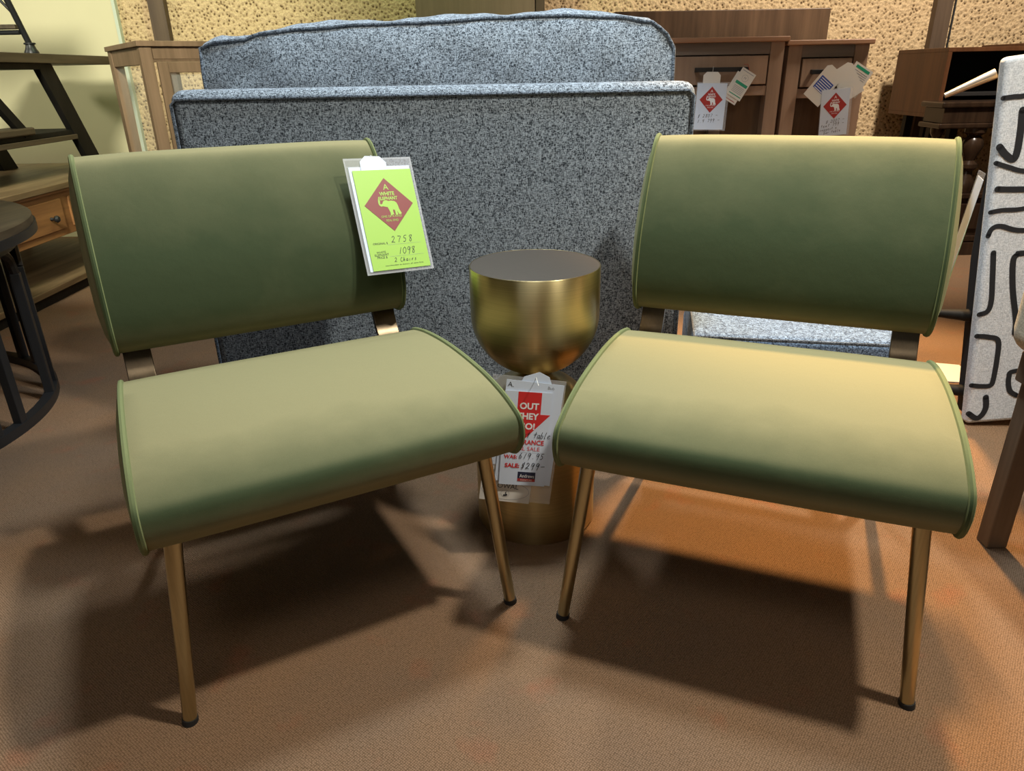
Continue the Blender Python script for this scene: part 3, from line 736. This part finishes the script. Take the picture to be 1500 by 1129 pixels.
# ------------------------------------------------------------------ nightstands
def nightstand(label, loc, rz, x0, x1, H, hm):
    t = thing('nightstand', label, 'cabinet', loc, rz, 'tan wooden cabinets behind the right chair')
    w_ = x1 - x0; D = .40; pw = .052
    box('top', M['alder_top'], t, -.012, w_ + .012, -.018, D, H - .018, H, .004)
    for x_ in (0, w_ - pw):
        for y_ in (0, D - pw): box('post', M['alder'], t, x_, x_ + pw, y_, y_ + pw, 0, H - .018, .002)
    box('top_rail', M['alder_grey'], t, pw, w_ - pw, .006, .03, H - .060, H - .018, .001)
    box('side_panel', M['alder'], t, .008, .02, pw, D - pw, .1, H - .018)
    box('side_panel', M['alder'], t, w_ - .02, w_ - .008, pw, D - pw, .1, H - .018)
    box('back_panel', M['umber'], t, pw, w_ - pw, D - .02, D - .008, .1, H - .018)
    d = box('drawer', M['alder'], t, pw + .006, w_ - pw - .006, -.003, .03, H - .165, H - .064, .003)
    hx0, hx1 = pw + hm, w_ - pw - hm
    hb = MB().box(hx0, hx1, -.034, -.024, H - .119, H - .103); 
    for x_ in (hx0 + .004, hx1 - .016): hb.box(x_, x_ + .012, -.03, -.002, H - .119, H - .103)
    hb.build('handle', M['black_metal'], d, bevel=.001)
    box('middle_rail', M['alder'], t, pw, w_ - pw, .004, .03, H - .205, H - .170, .002)
    box('inner_panel', M['umber'], t, pw, w_ - pw, .05, .06, .1, H - .205)
    for x_ in ((w_ / 2 - .02,) if w_ > .4 else ()): box('door_stile', M['alder_grey'], t, x_, x_ + .045, .015, .05, .1, H - .205, .002)
    box('bottom_rail', M['alder'], t, pw, w_ - pw, .004, D - .02, .08, .12, .002)
    return t
nightstand('tan wooden cabinet with wide drawer and black bar handle, right of the lounge chair', (.575, 2.98, 0), R(0), .575, 1.05, 1.016, .085)
nightstand('narrower tan wooden cabinet with a blue printed tag on its drawer handle', (1.073, 3.0, 0), R(-2), 1.073, 1.375, 1.002, .035)

def ele_tag(label, c, rot, w, h, writing, tab=True):
    t = thing('price_tag', label, 'price tag', group='white elephant price tags')
    frame_obj(t, c, (cos(rot), 0, sin(rot)), (-sin(rot), 0, cos(rot)))
    plate('plastic_sleeve', M['plastic'], t, w + .012, h + .008, .0015, cx=.004, z=-.0025)
    if tab:
        plate('hang_tab', M['paper_warm'], t, .065, .055, .0008, cx=-.005, cy=h / 2 + .012, z=-.001, chamfer=.012, top_only=True)
        MB().tube([(-.005, h / 2 + .035, .001), (-.004, h / 2 + .058, .002)], .0007, 6).build('string', M['string'], t)
    cd = plate('printed_card', M['paper'], t, w, h, .0008, z=0)
    elephant_card(cd, w, h, h * .15, .044, M['brick'], M['white_ink'])
    for s_, x_, y_, hh, sl in writing: hand(cd, s_, x_, y_, hh, M['ink'], .0011, .8, sl, z=.0013)
    return t
ele_tag('white tag with red elephant diamond on the wide tan cabinet, beside the lounge chair', (.775, 2.930, .776), -.02, .112, .165,
        [('$ 2807 -', -.045, -.040, .012, .06), ('1.4 799 -', -.045, -.058, .012, .06)])
ele_tag('white tag with red elephant diamond on the narrow tan cabinet, below the blue tag', (1.244, 2.910, .748), .07, .106, .165,
        [('$ 2007 -', -.030, -.038, .011, .12), ('tent 799 -', -.048, -.052, .011, .1), ('suggest a', -.050, -.064, .009, .1), ('bar table', -.035, -.075, .009, .1)], tab=False)
def green_tag(label, c, rot, w, h):
    t = thing('hang_tag', label, 'tag')
    frame_obj(t, c, (cos(rot), 0, sin(rot)), (-sin(rot), 0, cos(rot)))
    bk_ = plate('back_leaf', M['paper_warm'], t, w, h * 1.0, .0006, cx=-.008, cy=-.02, z=-.003)
    MB().box(-w * .38, w * .38, -h * .44, -h * .42, .0006, .0009).build('printed_line', M['brick'], bk_)
    cd = plate('front_leaf', M['paper_warm'], t, w, h, .0008, z=0)
    MB().box(-w * .40, w * .40, h * .42, h * .44, .0008, .0011).build('printed_line', M['grey_ink'], cd)
    MB().ribbon([(w * .2 * cos(a * pi / 9), h * .22 + w * .2 * sin(a * pi / 9)) for a in range(19)], .0008, .0011).build('round_emblem', M['grey_ink'], cd, recalc=False)
    text(cd, 'M', 0, h * .22, .009, M['grey_ink'], z=.0011)
    MB().box(-w * .42, w * .42, -h * .05, h * .05, .0008, .0011).build('green_band', M['green'], cd)
    for k in range(5): MB().box(-w * .38, w * .36, -h * (.11 + .05 * k), -h * (.125 + .05 * k), .0008, .0011).build('printed_line', M['grey_ink'], cd)
    MB().box(-w * .42, w * .42, -h * .42, -h * .39, .0008, .0011).build('green_line', M['green'], cd)
    MB().tube([(0, h / 2, 0), (-.02, h / 2 + .015, .004), (-.032, h / 2 + .008, .002)], .0008, 6).build('string', M['brick'], t)
green_tag('white tag with a green band tied to the wide tan cabinet handle', (.885, 2.93, .853), R(-30), .060, .105)
t = thing('hang_tag', 'white tag with blue printed block on the narrow tan cabinet handle', 'tag')
frame_obj(t, (1.195, 2.925, .845), (cos(R(-38)), 0, sin(R(-38))), (sin(R(38)), 0, cos(R(38))))
cd = plate('printed_card', M['paper_warm'], t, .078, .135, .0008, chamfer=.012, top_only=True)
MB().box(-.030, .030, -.028, .022, .0008, .0011).build('blue_print', M['blue'], cd)
for k in range(6): MB().box(-.025, .025, .014 - .008 * k, .0165 - .008 * k, .0011, .0014).build('printed_line', M['white_ink'], cd)
t = thing('hang_tag', 'white tag with green edge print, right most tag on the narrow tan cabinet', 'tag')
frame_obj(t, (1.285, 2.930, .855), (cos(R(32)), 0, sin(R(32))), (-sin(R(32)), 0, cos(R(32))))
plate('back_leaf', M['paper_warm'], t, .080, .105, .0006, cx=.03, cy=-.012, z=-.003, rot=R(-62))
g_ = plate('front_leaf', M['paper_warm'], t, .082, .125, .0008, chamfer=.014, top_only=True)
bl = [c for c in t.children if c.name.startswith('back_leaf')][0]
MB().box(-.03, .03, .036, .046, .0006, .0009).build('green_band', M['green'], bl)
for k in range(4): MB().box(-.03, .03, .006 + .007 * k, .008 + .007 * k, .0006, .0009).build('printed_line', M['grey_ink'], bl)

# headboard and tall panel
t = thing('headboard', 'dark brown headboard leaning behind the tan cabinets', 'headboard', (.94, 3.5, 0))
box('panel', M['umber'], t, -.465, .475, 0, .04, .1, 1.142, .004)
for x_ in (-.42, .43): box('leg', M['umber'], t, x_ - .03, x_ + .03, .005, .035, 0, .12)
t = thing('wardrobe', 'tall taupe brown wardrobe against the pitted wall, behind the lounge chair', 'wardrobe', (-.14, 4.3, 0))
box('door', M['taupe'], t, -.335, .298, -.0, .02, .08, 1.95, .002)
box('side_post', M['post'], t, .303, .350, -.003, .28, .0, 2.0, .002)
box('body', M['taupe'], t, -.335, .303, .02, .28, .05, 2.0, .002)

# ------------------------------------------------------------------ media console and ornate server at right
t = thing('media_console', 'walnut brown media console with an open dark bay, behind the patterned chair', 'console', (2.20, 3.92, 0))
box('top', M['walnut'], t, 0, 1.3, 0, .50, .965, .985, .002)
box('bottom', M['walnut'], t, 0, 1.3, 0, .50, .655, .675, .002)
box('side_panel', M['walnut'], t, 0, .02, 0, .50, .675, .965)
box('side_panel', M['walnut'], t, 1.28, 1.3, 0, .50, .675, .965)
box('back_panel', M['dark_void'], t, .02, 1.28, .48, .50, .675, .965)
box('inner_shelf', M['dark_void'], t, .02, 1.28, .02, .40, .76, .775)
box('raised_top', M['walnut'], t, .40, 1.25, .02, .40, .985, 1.0, .002)
for x_ in (.05, .16, 1.2):
    MB().slant((x_ - .02, .08, 0), (x_, .1, .655), .04, .04).build('leg', M['black_wood'], t, bevel=.002)
    MB().slant((x_, .38, 0), (x_, .36, .655), .04, .04).build('leg', M['black_wood'], t, bevel=.002)
t = thing('carved_server', 'dark carved mahogany server with turned columns in front of the walnut console', 'sideboard', (2.10, 3.7, 0))
box('top', M['mahogany'], t, -.005, .90, -.015, .19, .715, .742, .008, seg=3)
box('apron', M['mahogany'], t, .015, .88, .0, .175, .645, .715, .003)
box('lower_molding', M['mahogany'], t, .0, .90, -.012, .19, .620, .645, .008, seg=3)
def column(x, y, s, z0, z1):
    h = z1 - z0
    prof = [(0, 0), (.045, 0), (.045, .04), (.03, .06), (.040, .10), (.044, .14), (.030, .20), (.022, .24), (.042, .28), (.045, .33), (.045, .40), (.028, .46),
            (.024, .52), (.040, .56), (.040, .60), (.022, .64), (.034, .72), (.046, .80), (.040, .87), (.026, .91), (.045, .95), (.045, 1), (0, 1)]
    MB().lathe([(r * s, q * h) for r, q in prof], 28, (x, y, z0)).build('turned_column', M['mahogany'], t, smooth=True)
column(.075, .13, .75, .06, .62); column(.215, .045, 1.1, .19, .62); column(.65, .045, 1.1, .19, .62)
box('lower_case', M['mahogany'], t, .13, .86, .0, .175, .10, .285, .003)
box('lower_top', M['mahogany'], t, .11, .88, -.015, .185, .285, .31, .006)
box('carved_panel', M['mahogany'], t, .18, .42, -.012, .0, .13, .26, .006)
box('base_molding', M['mahogany'], t, .09, .89, -.02, .185, .065, .10, .01, seg=3)
box('plinth', M['mahogany'], t, .07, .90, -.03, .19, 0, .065, .004)
